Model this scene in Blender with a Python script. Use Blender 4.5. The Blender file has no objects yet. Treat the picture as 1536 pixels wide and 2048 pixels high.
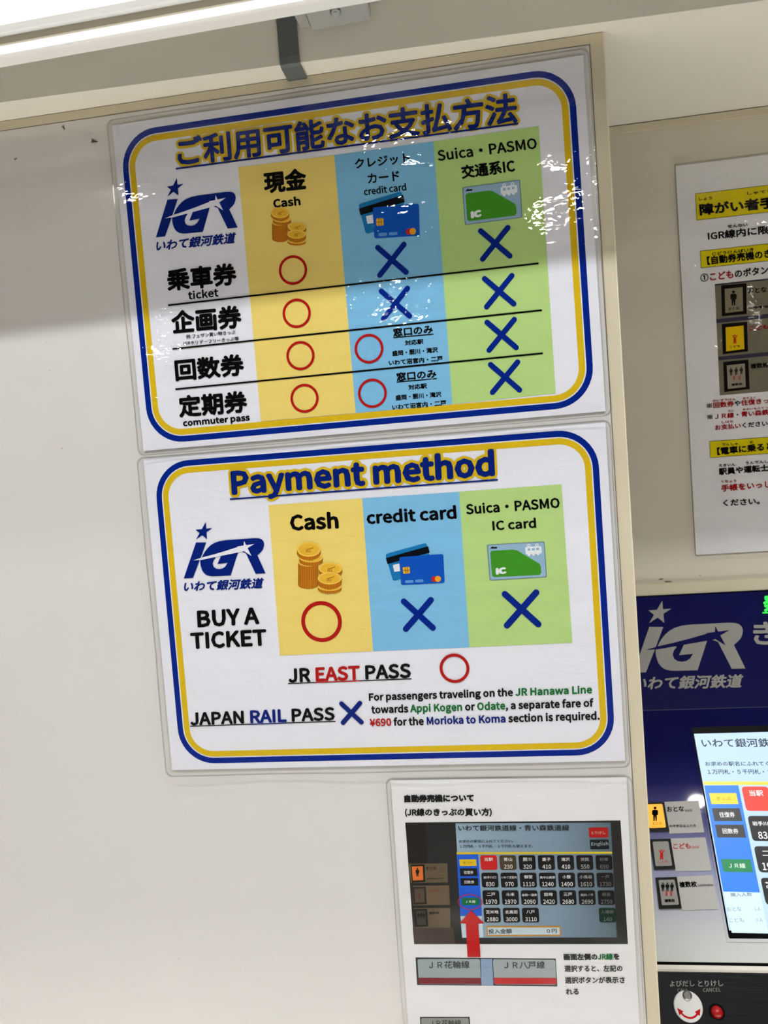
import bpy, bmesh, math, os, random
from mathutils import Vector, Matrix, Euler
random.seed(4)
SC = bpy.context.scene
COL = SC.collection
ZO = 1.45                       # height of the lower A3 notice's centre above the floor

# ------------------------------------------------------------------ camera
FPX = 1600.0
CAM = Vector((0.11664, -0.71151, 0.12615 + ZO))
ROT = Euler((1.512533, 0.075138, 0.140974), 'XYZ')
cd = bpy.data.cameras.new('camera'); cam = bpy.data.objects.new('camera', cd); COL.objects.link(cam)
cam.location = CAM; cam.rotation_euler = ROT
cd.sensor_fit = 'VERTICAL'; cd.sensor_height = 36.0; cd.lens = FPX / 2048 * 36.0
cd.clip_start = 0.02; cd.clip_end = 60
cd.dof.use_dof = True; cd.dof.focus_distance = 0.73; cd.dof.aperture_fstop = 7.4
SC.camera = cam

# ------------------------------------------------------------------ world, lamps, exposure
w = bpy.data.worlds.new('world'); SC.world = w; w.use_nodes = True
w.node_tree.nodes['Background'].inputs[0].default_value = (0.75, 0.8, 0.9, 1)
w.node_tree.nodes['Background'].inputs[1].default_value = 0.1
SC.view_settings.view_transform = 'Standard'; SC.view_settings.look = 'None'
SC.view_settings.gamma = 1; SC.view_settings.use_curve_mapping = False
SC.view_settings.exposure = 0.34
CEIL = 1.30 + ZO
LAMPS = [  # x, y, power
    (-1.2, -1.5, 1.2), (0.0, -1.6, 1.2), (0.73, -1.42, 1.4), (1.7, -1.5, 1.2),
    (-1.15, -2.05, 4.2), (-0.15, -2.52, 6), (0.48, -3.25, 7), (1.36, -2.65, 3.1),
    (-2.5, -5.3, 6), (-0.57, -5.05, 6), (2.35, -6.0, 5), (2.85, -7.5, 8),
]

# ------------------------------------------------------------------ pixel -> plane of the wall
RM = ROT.to_matrix()
def ray(p): return RM @ Vector(((p[0] - 768) / FPX, -(p[1] - 1024) / FPX, -1))
class Plane:
    """a flat frame standing in the room: origin, rotation; local x right, z up, y into the wall"""
    def __init__(s, loc, rot=Matrix.Identity(3)):
        s.o = Vector(loc); s.r = rot; s.ri = rot.inverted(); s.n = rot @ Vector((0, 1, 0))
    def loc(s, p):
        d = ray(p); t = (s.o - CAM).dot(s.n) / d.dot(s.n); q = s.ri @ (CAM + d * t - s.o)
        return (q.x, q.z)
def at(p, y):
    d = ray(p); return CAM + d * ((y - CAM.y) / d.y)
def crop(x0, y0, k): return lambda x, y: (x0 + x * k, y0 + y * k)
zA = crop(220, 230, .32552); zB = crop(660, 160, .36458); zC = crop(260, 480, .32552); zD = crop(660, 440, .3776)
zE = crop(280, 860, .32552); zF = crop(700, 840, .3776); zG = crop(300, 1180, .29948); zH = crop(700, 1180, .39063)
zI = crop(760, 1540, .33854); zJ = crop(760, 1780, .35156); zK = crop(800, 1640, .16927); zKb = crop(1020, 1640, .16927)
zL = crop(1240, 1140, .22459); zM = crop(1260, 1560, .23834); zN = crop(1180, 200, .23177)
zO = crop(1340, 540, .1276); zQ = crop(1340, 780, .17578); zS = crop(1380, 1440, .23423); zP = lambda x, y: (x, y)

# ------------------------------------------------------------------ materials
MATS = {}
def s2l(c): return tuple(((v / 255) / 12.92 if v <= 10 else (((v / 255) + .055) / 1.055) ** 2.4) for v in c)
def base_mat(name):
    m = bpy.data.materials.new(name); m.use_nodes = True
    return m, m.node_tree, m.node_tree.nodes['Principled BSDF']
def pm(name, rgb, rough=.55, spec=.3, metal=0.0, bump=None, mottle=0.0, coat=0.0):
    """rgb in sRGB 0-255; small procedural mottling so nothing is perfectly flat"""
    if name in MATS: return MATS[name]
    m, nt, b = base_mat(name); c = s2l(rgb)
    b.inputs['Base Color'].default_value = (*c, 1); b.inputs['Roughness'].default_value = rough
    b.inputs['Specular IOR Level'].default_value = spec; b.inputs['Metallic'].default_value = metal
    b.inputs['Coat Weight'].default_value = coat
    tc = nt.nodes.new('ShaderNodeTexCoord')
    if mottle:
        n = nt.nodes.new('ShaderNodeTexNoise'); n.inputs['Scale'].default_value = 14; n.inputs['Detail'].default_value = 5
        r = nt.nodes.new('ShaderNodeMapRange'); r.inputs[3].default_value = 1 - mottle; r.inputs[4].default_value = 1 + mottle
        x = nt.nodes.new('ShaderNodeVectorMath'); x.operation = 'SCALE'; x.inputs[0].default_value = c
        nt.links.new(tc.outputs['Object'], n.inputs['Vector']); nt.links.new(n.outputs[0], r.inputs[0])
        nt.links.new(r.outputs[0], x.inputs['Scale']); nt.links.new(x.outputs[0], b.inputs['Base Color'])
    if bump:
        sc, st, stretch = bump[:3]; bd = bump[3] if len(bump) > 3 else .001
        mp = nt.nodes.new('ShaderNodeMapping'); mp.inputs['Scale'].default_value = stretch
        n = nt.nodes.new('ShaderNodeTexNoise'); n.inputs['Scale'].default_value = sc; n.inputs['Detail'].default_value = 4
        bp = nt.nodes.new('ShaderNodeBump'); bp.inputs['Strength'].default_value = st; bp.inputs['Distance'].default_value = bd
        nt.links.new(tc.outputs['Object'], mp.inputs[0]); nt.links.new(mp.outputs[0], n.inputs['Vector'])
        nt.links.new(n.outputs[0], bp.inputs['Height']); nt.links.new(bp.outputs[0], b.inputs['Normal'])
    MATS[name] = m; return m
def em(name, rgb, s=1.0):
    if name in MATS: return MATS[name]
    m, nt, b = base_mat(name)
    b.inputs['Base Color'].default_value = (.01, .01, .01, 1); b.inputs['Roughness'].default_value = .25
    b.inputs['Emission Color'].default_value = (*s2l(rgb), 1); b.inputs['Emission Strength'].default_value = s
    MATS[name] = m; return m
def ink(rgb): return pm('print_%02x%02x%02x' % tuple(rgb), rgb, .6, 0.0, bump=(15, 1.0, (.8, 1, 1.8), .0028))
def film_mat(name, bump, rough, milky=0.0):
    m = bpy.data.materials.new(name); m.use_nodes = True; nt = m.node_tree; nt.nodes.clear(); N = nt.nodes.new; L = nt.links.new
    out = N('ShaderNodeOutputMaterial'); mix = N('ShaderNodeMixShader'); tr = N('ShaderNodeBsdfTransparent'); gl = N('ShaderNodeBsdfGlossy')
    tr.inputs[0].default_value = (.99 - milky, .99 - milky, .99 - milky, 1); gl.inputs['Roughness'].default_value = rough
    # thin sheet: same Fresnel from both of its sides
    fr = N('ShaderNodeFresnel'); ge = N('ShaderNodeNewGeometry'); ma = N('ShaderNodeMath'); ma.operation = 'MULTIPLY_ADD'
    ma.inputs[1].default_value = 1 / 1.5 - 1.5; ma.inputs[2].default_value = 1.5; L(ge.outputs['Backfacing'], ma.inputs[0]); L(ma.outputs[0], fr.inputs[0])
    tc = N('ShaderNodeTexCoord')
    mp = N('ShaderNodeMapping'); mp.inputs['Scale'].default_value = (1, 1, 1.5)
    n1 = N('ShaderNodeTexNoise'); n1.inputs['Scale'].default_value = 22; n1.inputs['Detail'].default_value = 0
    n2 = N('ShaderNodeTexNoise'); n2.inputs['Scale'].default_value = 170; n2.inputs['Detail'].default_value = 0; n2.inputs['Distortion'].default_value = .5
    ms = N('ShaderNodeTexNoise'); ms.inputs['Scale'].default_value = 16; ms.inputs['Detail'].default_value = 1
    mr = N('ShaderNodeMapRange'); mr.inputs[1].default_value = .40; mr.inputs[2].default_value = .66; mr.inputs[3].default_value = .3
    mu = N('ShaderNodeMath'); mu.operation = 'MULTIPLY'
    b1 = N('ShaderNodeBump'); b1.inputs['Strength'].default_value = bump[0]; b1.inputs['Distance'].default_value = .004
    b2 = N('ShaderNodeBump'); b2.inputs['Strength'].default_value = bump[1]; b2.inputs['Distance'].default_value = .00015
    L(tc.outputs['Object'], mp.inputs[0])
    for n in (n1, n2, ms): L(mp.outputs[0], n.inputs['Vector'])
    L(ms.outputs[0], mr.inputs[0]); L(n2.outputs[0], mu.inputs[0]); L(mr.outputs[0], mu.inputs[1])
    L(n1.outputs[0], b1.inputs['Height']); L(mu.outputs[0], b2.inputs['Height']); L(b1.outputs[0], b2.inputs['Normal'])
    L(b2.outputs[0], gl.inputs['Normal']); L(b2.outputs[0], fr.inputs['Normal'])
    L(fr.outputs[0], mix.inputs[0]); L(tr.outputs[0], mix.inputs[1]); L(gl.outputs[0], mix.inputs[2]); L(mix.outputs[0], out.inputs[0])
    return m
def ramp_mat(name, axis, stops, rough=.4, spec=.3, scale=1.0, off=0.0, emit=0.0):
    """printed gradient along a local axis of the object"""
    m, nt, b = base_mat(name); N = nt.nodes.new; L = nt.links.new
    tc = N('ShaderNodeTexCoord'); sp = N('ShaderNodeSeparateXYZ'); ma = N('ShaderNodeMath'); ma.operation = 'MULTIPLY_ADD'
    ma.inputs[1].default_value = scale; ma.inputs[2].default_value = off; cr = N('ShaderNodeValToRGB')
    L(tc.outputs['Object'], sp.inputs[0]); L(sp.outputs[axis], ma.inputs[0]); L(ma.outputs[0], cr.inputs[0])
    el = cr.color_ramp.elements
    while len(el) < len(stops): el.new(.5)
    for e, (p, c) in zip(el, stops): e.position = p; e.color = (*s2l(c), 1)
    L(cr.outputs[0], b.inputs['Base Color']); b.inputs['Roughness'].default_value = rough; b.inputs['Specular IOR Level'].default_value = spec
    if emit: L(cr.outputs[0], b.inputs['Emission Color']); b.inputs['Emission Strength'].default_value = emit
    return m

CRUMPLE = (15, 1.0, (.8, 1, 1.8), .0028)
M_wall = pm('laminate_wall', (211, 209, 205), .12, .85, mottle=.02, bump=(3, .25, (1, 1, 1)))
M_header = pm('painted_header', (226, 221, 208), .5, .4, bump=(60, .15, (.3, 1, 3)))
M_tan = pm('tan_trim', (202, 193, 168), .5, .35, mottle=.03)
M_hilite = pm('edge_highlight', (222, 214, 188), .45, .4)
M_paper = pm('paper', (229, 230, 239), .6, .25, bump=CRUMPLE)
M_paperB = pm('office_paper', (230, 230, 231), .6, .25, bump=CRUMPLE)
M_blue = ink((8, 38, 135)); M_navy = ink((10, 34, 118)); M_yel = ink((216, 182, 32)); M_black = ink((12, 12, 12))
M_red = ink((176, 26, 24)); M_cy = ink((234, 210, 116)); M_cb = ink((126, 188, 226)); M_cg = ink((180, 212, 132))
M_green = ink((20, 110, 50)); M_white = ink((228, 228, 228))
M_film = film_mat('laminate_film', (.25, 1.0), .02)
M_film2 = film_mat('laminate_film_smooth', (.16, .25), .07)
M_rim = film_mat('laminate_rim', (.1, .4), .15, milky=.14)
M_strap = pm('dark_steel', (92, 96, 98), .4, .5, 0)
M_plastic = pm('clear_grey_plastic', (150, 150, 145), .3, .5)
M_rail = pm('white_rail', (240, 240, 238), .35, .5)

# ------------------------------------------------------------------ object helpers
def tag(o, label=None, cat=None, group=None, kind=None):
    if label: o['label'] = label
    if cat: o['category'] = cat
    if group: o['group'] = group
    if kind: o['kind'] = kind
    return o
def mesh_obj(name, verts, faces, mats, parent=None, smooth=False, mi=None):
    me = bpy.data.meshes.new(name); me.from_pydata([tuple(v) for v in verts], [], faces); me.update()
    for m in (mats if isinstance(mats, (list, tuple)) else [mats]): me.materials.append(m)
    if mi: me.polygons.foreach_set('material_index', mi)
    if smooth: me.polygons.foreach_set('use_smooth', [True] * len(me.polygons))
    o = bpy.data.objects.new(name, me); COL.objects.link(o); o.parent = parent
    return o
def bm_obj(name, bm, mats, parent=None, smooth=False):
    me = bpy.data.meshes.new(name); bm.normal_update(); bm.to_mesh(me); bm.free()
    for m in (mats if isinstance(mats, (list, tuple)) else [mats]): me.materials.append(m)
    if smooth: me.polygons.foreach_set('use_smooth', [True] * len(me.polygons))
    o = bpy.data.objects.new(name, me); COL.objects.link(o); o.parent = parent
    return o
def box(name, lo, hi, mat, parent=None, bevel=0.0):
    bm = bmesh.new(); bmesh.ops.create_cube(bm, size=1)
    for v in bm.verts: v.co = Vector([(a + b) / 2 + c * (b - a) for a, b, c in zip(lo, hi, v.co)])
    if bevel: bmesh.ops.bevel(bm, geom=bm.edges[:], offset=bevel, segments=2, affect='EDGES')
    return bm_obj(name, bm, mat, parent)
def empty(name, loc, rot=None):
    o = bpy.data.objects.new(name, None); COL.objects.link(o); o.location = loc; o.empty_display_size = .05
    if rot is not None: o.rotation_euler = rot.to_euler()
    return o
def prism(name, prof, x0, x1, mat, parent=None, slope=(0, 0)):
    """profile in (y, z) swept along x; slope shifts (y, z) per metre of x"""
    n = len(prof); v = []
    for x in (x0, x1): v += [(x, y + slope[0] * x, z + slope[1] * x) for y, z in prof]
    f = [(i, (i + 1) % n, n + (i + 1) % n, n + i) for i in range(n)] + [tuple(range(n))[::-1], tuple(range(n, 2 * n))]
    o = mesh_obj(name, v, f, mat, parent)
    bm = bmesh.new(); bm.from_mesh(o.data); bmesh.ops.recalc_face_normals(bm, faces=bm.faces); bm.to_mesh(o.data); bm.free()
    return o

LAY = .00011
class Sheet:
    """something flat that carries print: keeps the plane, the thing's empty and the print offset"""
    def __init__(s, plane, root, y0=0.0): s.p = plane; s.root = root; s.y0 = y0; s.flip = False
    def y(s, layer): return s.y0 - layer * LAY
    def L(s, p): return s.p.loc(p)
    def poly(s, name, pts, mat, layer, parent=None):
        """pts are local (x, z)"""
        c = [(x, s.y(layer), z) for x, z in pts]
        ar = sum(pts[i][0] * pts[(i + 1) % len(pts)][1] - pts[(i + 1) % len(pts)][0] * pts[i][1] for i in range(len(pts)))
        f = tuple(range(len(c))); f = f if ar > 0 else f[::-1]
        return mesh_obj(name, c, [f], mat, parent or s.root)
    def polys(s, name, lst, mats, parent=None):
        """several flat shapes in one part: (pts, mat_index, layer)"""
        v = []; f = []; mi = []
        for pts, k, lay in lst:
            ar = sum(pts[i][0] * pts[(i + 1) % len(pts)][1] - pts[(i + 1) % len(pts)][0] * pts[i][1] for i in range(len(pts)))
            i0 = len(v); v += [(x, s.y(lay), z) for x, z in pts]; t = tuple(range(i0, len(v))); f.append(t if ar > 0 else t[::-1]); mi.append(k)
        return mesh_obj(name, v, f, mats, parent or s.root, mi=mi)
    def quad(s, name, pts, mat, layer, parent=None): return s.poly(name, [s.L(p) for p in pts], mat, layer, parent)
    def line(s, name, a, b, w, mat, layer, parent=None):
        a = Vector(s.L(a)); b = Vector(s.L(b)); d = (b - a).normalized(); n = Vector((-d.y, d.x)) * w / 2
        return s.poly(name, [tuple(a + n), tuple(a - n), tuple(b - n), tuple(b + n)], mat, layer, parent)
    def ring(s, name, c, r, t, mat, layer, parent=None, ry=None, n=64):
        """c centre in pixels, r outer radius and t width in metres"""
        cx, cz = s.L(c); ry = ry or r; v = []; f = []
        for i in range(n):
            a = 2 * math.pi * i / n
            v += [(cx + r * math.cos(a), s.y(layer), cz + ry * math.sin(a)), (cx + (r - t) * math.cos(a), s.y(layer), cz + (ry - t) * math.sin(a))]
        for i in range(n):
            j = (i + 1) % n; f.append((2 * i, 2 * j, 2 * j + 1, 2 * i + 1))
        return mesh_obj(name, v, f, mat, parent or s.root)
    def cross(s, name, c, h, w, mat, layer, rot=0.0, parent=None):
        cx, cz = s.L(c); lst = []
        for k, sg in enumerate((1, -1)):
            a = math.atan2(sg, .97) + rot; d = Vector((math.cos(a), math.sin(a))); n = Vector((-d.y, d.x)); pts = []
            for e, a0 in ((1, -math.pi / 2), (-1, math.pi / 2)):
                for i in range(9):
                    b = a0 + math.pi * i / 8
                    q = d * (e * h) + (d * math.cos(b) + n * math.sin(b)) * (w / 2)
                    pts.append((cx + q.x, cz + q.y))
            lst.append((pts, 0, layer + k * .5))
        return s.polys(name, lst, [mat], parent)
    def text(s, body, z, bl, br, tl, mats=None, bold=.02, layer=4, fit=None, name='lettering', cols=None, parent=None, grow=0.0, amap=None, res=2):
        """set body so that the ink box of `fit` (or body) fills the parallelogram bl, br, tl"""
        mats = mats or [M_black]
        if amap: P = [amap(*q) for q in (bl, br, tl)]
        else: P = [s.L(z(*q)) for q in (bl, br, tl)]
        P = [Vector(q) for q in P]
        vs, fs, mi, em_ = glyphs(body, cols, res)
        fv = glyphs(fit, None, res)[0] if fit else vs
        x0 = min(v[0] for v in fv); x1 = max(v[0] for v in fv); y0 = min(v[1] for v in fv); y1 = max(v[1] for v in fv)
        U = (P[1] - P[0]) / (x1 - x0); V = (P[2] - P[0]) / (y1 - y0)
        yy = s.y(layer); out = []; F = []; MI = []
        # heavier weights: the strokes are widened by repeating the outline round a small circle
        b_ = max(0.0, bold) * 1.35 * em_; n_ = 0 if b_ == 0 else 8 if bold > .017 else 6
        offs = [(U * b_ * math.cos(2 * math.pi * i / n_) + V * b_ * math.sin(2 * math.pi * i / n_)) for i in range(n_)] + [Vector((0, 0))]
        if grow: offs = [Vector((grow * math.cos(a), grow * math.sin(a))) for a in [2 * math.pi * i / 20 for i in range(20)]] + [Vector((0, 0))]
        P[0] = P[0] + U * b_ + V * b_; k_ = 1 - 2 * b_ / max(1e-6, x1 - x0); U = U * k_; V = V * (1 - 2 * b_ / max(1e-6, y1 - y0))
        for k, (ox, oz) in enumerate(offs):
            n0 = len(out)
            for vx, vy in vs:
                q = P[0] + U * (vx - x0) + V * (vy - y0); out.append((q.x + ox, yy - k * 2e-7, q.y + oz))
            F += [tuple(n0 + i for i in t) for t in fs]; MI += mi
        return mesh_obj(name, out, F, mats, parent or s.root, mi=MI)

FONT = None
try:
    fp = os.path.join(bpy.utils.system_resource('DATAFILES'), 'fonts', 'Noto Sans CJK Regular.woff2')
    if os.path.exists(fp): FONT = bpy.data.fonts.load(fp)
except Exception: FONT = None
GC = {}
def glyphs(body, cols=None, res=2):
    key = (body, tuple(cols) if cols else None, res)
    if key in GC: return GC[key]
    cu = bpy.data.curves.new('t', 'FONT'); cu.body = body; cu.size = 1; cu.resolution_u = res; cu.fill_mode = 'FRONT'; em_ = 1.0
    if FONT and any(ch < '\u3000' and ch != '・' for ch in body): cu.font = FONT; em_ = .347
    if cols:
        for i, c in enumerate(cols): cu.body_format[i].material_index = c
    for _ in range(4): cu.materials.append(None)
    o = bpy.data.objects.new('t', cu); me = o.to_mesh()
    vs = [(v.co.x, v.co.y) for v in me.vertices]; fs = [tuple(p.vertices) for p in me.polygons]; mi = [p.material_index if cols else 0 for p in me.polygons]
    o.to_mesh_clear(); bpy.data.objects.remove(o); bpy.data.curves.remove(cu)
    GC[key] = (vs, fs, mi, em_); return GC[key]
def colspec(*runs):
    """('JR ',0),('EAST',1) -> body, cols"""
    return ''.join(t for t, _ in runs), [c for t, c in runs for _ in t]
def affine(src, dst):
    (x0, y0), (x1, y1), (x2, y2) = src; a, b, c = [Vector(d) for d in dst]
    det = (x1 - x0) * (y2 - y0) - (x2 - x0) * (y1 - y0)
    def f(x, y):
        u = ((x - x0) * (y2 - y0) - (x2 - x0) * (y - y0)) / det; v = ((x1 - x0) * (y - y0) - (x - x0) * (y1 - y0)) / det
        q = a + (b - a) * u + (c - a) * v; return (q.x, q.y)
    return f
def rr(x0, z0, x1, z1, r, n=10):
    pts = []
    for cx, cz, a0 in ((x1 - r, z1 - r, 0), (x0 + r, z1 - r, 90), (x0 + r, z0 + r, 180), (x1 - r, z0 + r, 270)):
        for i in range(n + 1):
            a = math.radians(a0 + 90 * i / n); pts.append((cx + r * math.cos(a), cz + r * math.sin(a)))
    return pts
def ell(cx, cy, rx, ry, n=28, a0=0, a1=360):
    return [(cx + rx * math.cos(math.radians(a0 + (a1 - a0) * i / n)), cy + ry * math.sin(math.radians(a0 + (a1 - a0) * i / n))) for i in range(n)]
def rrq(p, r=.14, n=4):
    """rounded quadrilateral from four corners (tl, tr, br, bl)"""
    out = []; P = [Vector(q) for q in p]
    for i in range(4):
        a, b, c = P[i - 1], P[i], P[(i + 1) % 4]
        k = r * min((a - b).length, (c - b).length); s = b + (a - b).normalized() * k; e = b + (c - b).normalized() * k
        for j in range(n + 1):
            t = j / n; out.append(tuple(s * (1 - t) ** 2 + b * 2 * t * (1 - t) + e * t ** 2))
    return out
def band(s, name, o, i, r, t, mat, layer):
    """rounded rectangular frame line, outer rect o=(x0,z0,x1,z1), width t, outer radius r"""
    a = rr(*o, r); b = rr(o[0] + t, o[1] + t, o[2] - t, o[3] - t, r - t); n = len(a)
    v = [(x, s.y(layer), z) for x, z in a + b]
    return mesh_obj(name, v, [(k, (k + 1) % n, n + (k + 1) % n, n + k) for k in range(n)], mat, s.root)

def film(root, x0, z0, x1, z1, mat, r=.006, y=-.0022, amp=.0009, nx=70, nz=50, seed=0.0, edge=.0012):
    """clear pouch sheet: gently buckled, rounded corners, with its welded rim"""
    def wav(x, z):
        e = min(x - x0, x1 - x, z - z0, z1 - z)
        k = max(0, 1 - e / .022)
        w = amp * (math.sin(23 * x + 31 * z + seed) * .5 + math.sin(57 * x - 17 * z + 2 * seed) * .3 + .2 * math.sin(90 * z + 40 * x + seed))
        return y - abs(w) * .8 - edge * k * (.5 + .5 * math.sin(38 * x + 29 * z + 3 * seed)) * .9
    def clampc(x, z):
        for cx, cz, sx, sz in ((x0 + r, z0 + r, -1, -1), (x1 - r, z0 + r, 1, -1), (x0 + r, z1 - r, -1, 1), (x1 - r, z1 - r, 1, 1)):
            dx, dz = (x - cx) * sx, (z - cz) * sz
            if dx > 0 and dz > 0:
                d = math.hypot(dx, dz)
                m = max(dx, dz)
                return (cx + sx * dx / d * m, cz + sz * dz / d * m)
        return (x, z)
    v = []; f = []
    for j in range(nz + 1):
        for i in range(nx + 1):
            x, z = clampc(x0 + (x1 - x0) * i / nx, z0 + (z1 - z0) * j / nz); v.append((x, wav(x, z), z))
    for j in range(nz):
        for i in range(nx):
            a = j * (nx + 1) + i; f.append((a, a + 1, a + nx + 2, a + nx + 1))
    mesh_obj('laminate_film', v, f, mat, root, smooth=True)
    per = rr(x0, z0, x1, z1, r, 6); P = []
    for i in range(len(per)):
        a, b = Vector(per[i]), Vector(per[(i + 1) % len(per)]); k = max(1, int((b - a).length / .006))
        P += [tuple(a + (b - a) * (t / k)) for t in range(k)]
    v = []; f = []; cx, cz = (x0 + x1) / 2, (z0 + z1) / 2; n = len(P)
    for (x, z) in P:
        ix = x - .0011 * (1 if x > cx else -1) * (abs(x - cx) > (x1 - x0) / 2 - r * 1.01); iz = z - .0011 * (1 if z > cz else -1) * (abs(z - cz) > (z1 - z0) / 2 - r * 1.01)
        yy = wav(x, z); v += [(x, yy + .0002, z), (x, yy - .0005, z), (ix, yy - .0005, iz), (ix, yy + .0002, iz)]
    for i in range(n):
        j = (i + 1) % n
        for k in range(4): f.append((4 * i + k, 4 * i + (k + 1) % 4, 4 * j + (k + 1) % 4, 4 * j + k))
    mesh_obj('laminate_rim', v, f, M_rim, root)

# ================================================================== THE SETTING
TW = .0008
def st(o): o['kind'] = 'structure'; return o
YB = .206                      # face of the recessed panel over the machine
st(box('floor', (-4, -10.6, -.05), (4, .6, 0), pm('floor_tile', (205, 202, 196), .35, .5, mottle=.05)))
st(box('ceiling', (-4, -10.6, CEIL), (4, .6, CEIL + .05), pm('ceiling_board', (105, 101, 94), .8, .2, mottle=.03)))
st(box('wall_far', (-4, -10.65, 0), (4, -10.6, CEIL), pm('far_wall', (112, 108, 102), .6, .3, mottle=.03)))
st(box('wall_side', (-4.05, -10.6, 0), (-4, .6, CEIL), pm('side_wall', (150, 146, 138), .6, .3, mottle=.03)))
st(box('wall_east', (4, -10.6, 0), (4.05, .6, CEIL), pm('side_wall', (150, 146, 138), .6, .3)))
XE = .2256
wl = st(box('wall_left', (-4, 0, 0), (XE, .5, .472 + ZO - .0003), M_wall))
wh = st(prism('wall_upper', [(-.0237, .472 + ZO), (-.0237, CEIL), (.5, CEIL), (.5, .472 + ZO)], -4, 4, M_header))
# the header's face runs very slightly off parallel to the panels
me = wh.data
for v in me.vertices:
    if v.co.y < 0: v.co.y = -.0237 + .0337 * max(-1.0, min(1.0, v.co.x))
bmx = bmesh.new(); bmx.from_mesh(me)
bmesh.ops.bisect_plane(bmx, geom=bmx.verts[:] + bmx.edges[:] + bmx.faces[:], plane_co=(-1, 0, 0), plane_no=(1, 0, 0))
bmesh.ops.bisect_plane(bmx, geom=bmx.verts[:] + bmx.edges[:] + bmx.faces[:], plane_co=(1, 0, 0), plane_no=(1, 0, 0))
for v in bmx.verts:
    if v.co.y < .2: v.co.y = -.0237 + .0337 * max(-1.0, min(1.0, v.co.x))
bmx.to_mesh(me); bmx.free()
wb = st(box('wall_back', (XE, YB, -.034 + ZO), (4, .5, .472 + ZO - .0003), pm('panel_over_machine', (206, 198, 182), .35, .6, mottle=.02, bump=(3, .2, (1, 1, 1)))))
# tan edging strips
st(box('trim_1', (-4, -TW, .4637 + ZO), (.2158, .01, .4716 + ZO), M_tan, bevel=.0002))
st(box('trim_2', (.2158, -TW * 1.3, 0), (XE + .0006, .01, .4716 + ZO), M_tan, bevel=.0003))
st(box('trim_3', (XE, YB - .003, .4636 + ZO), (4, YB + .01, .4712 + ZO), M_tan, bevel=.0003))
st(box('trim_4', (XE, YB - .004, -.0405 + ZO), (4, YB + .01, -.027 + ZO), M_tan, bevel=.0006))
st(box('trim_5', (XE + .0002, -TW * 1.5, 0), (XE + .0016, .012, .4705 + ZO), M_hilite, bevel=.0003))  # rim highlight along the trim's right edge, painted as a lighter strip
# thin dark joints beside the strips
st(box('trim_6', (.2152, -TW * .6, 0), (.2159, .001, .4637 + ZO), pm('joint', (120, 112, 98), .8, .1)))
st(box('trim_7', (-4, -TW * .6, .4632 + ZO), (.2152, .001, .4638 + ZO), pm('joint', (120, 112, 98), .8, .1)))
st(box('trim_8', (-4, -.0004, .4716 + ZO), (.2158, .01, .47205 + ZO), pm('joint_dark', (24, 20, 16), .9, .05)))
st(box('trim_9', (XE, YB - .002, .4712 + ZO), (4, YB + .01, .4722 + ZO), pm('joint_dark', (24, 20, 16), .9, .05)))

# old scuffs and specks on the panels
def scuff(wall, y, spots):
    v = []; f = []
    for (cx, cy), rw, rh, a in spots:
        c = at((cx, cy), y); n0 = len(v)
        for k in range(9):
            t = 2 * math.pi * k / 9; r_ = random.uniform(.6, 1.0); dx, dz = rw * r_ * math.cos(t), rh * r_ * math.sin(t)
            v.append((c.x + dx * math.cos(a) - dz * math.sin(a), y, c.z + dx * math.sin(a) + dz * math.cos(a)))
        f.append(tuple(range(n0, n0 + 9))[::-1])
    mesh_obj('scuff_mark', v, f, pm('scuff', (118, 108, 92), .7, .2), wall)
scuff(wb, YB - .0003, [((1322, 1158), .004, .0010, .1), ((1336, 1163), .006, .0012, -.1), ((1300, 1170), .0014, .0006, 0), ((1400, 1150), .001, .0008, 0)])
scuff(wl, -.0003, [((31, 318), .0022, .0009, .4), ((98, 741), .0006, .0005, 0), ((92, 685), .0006, .0004, 0), ((358, 1918), .0006, .0005, 0), ((124, 897), .0012, .0004, .3)])

# ceiling downlights
for i, (x, y, pw) in enumerate(LAMPS):
    t = empty('ceiling_downlight', (x, y, CEIL))
    bm = bmesh.new(); n = 32; R_ = (.085, .105)
    vs = [[bm.verts.new((r * math.cos(2 * math.pi * k / n), r * math.sin(2 * math.pi * k / n), z)) for k in range(n)] for r, z in (((.048, -.002), (.052, -.008), (.062, -.005), (.062, 0)) if pw < 3 else ((.085, -.002), (.09, -.010), (.105, -.006), (.105, 0)))]
    for a, b in zip(vs, vs[1:]):
        for k in range(n): bm.faces.new((a[k], a[(k + 1) % n], b[(k + 1) % n], b[k]))
    bm_obj('trim_ring', bm, M_rail, t)
    ld = bpy.data.lights.new('downlight_lamp', 'AREA'); ld.shape = 'DISK'; ld.size = .05 if pw < 3 else .16; ld.energy = pw; ld.color = (1.0, .96, .90)
    lo = bpy.data.objects.new('downlight_lamp', ld); COL.objects.link(lo); lo.parent = t; lo.location = (0, 0, -.004)
    tag(t, 'round recessed ceiling downlight with a white ring, above and behind the viewer', 'ceiling light', 'ceiling downlights')

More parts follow.
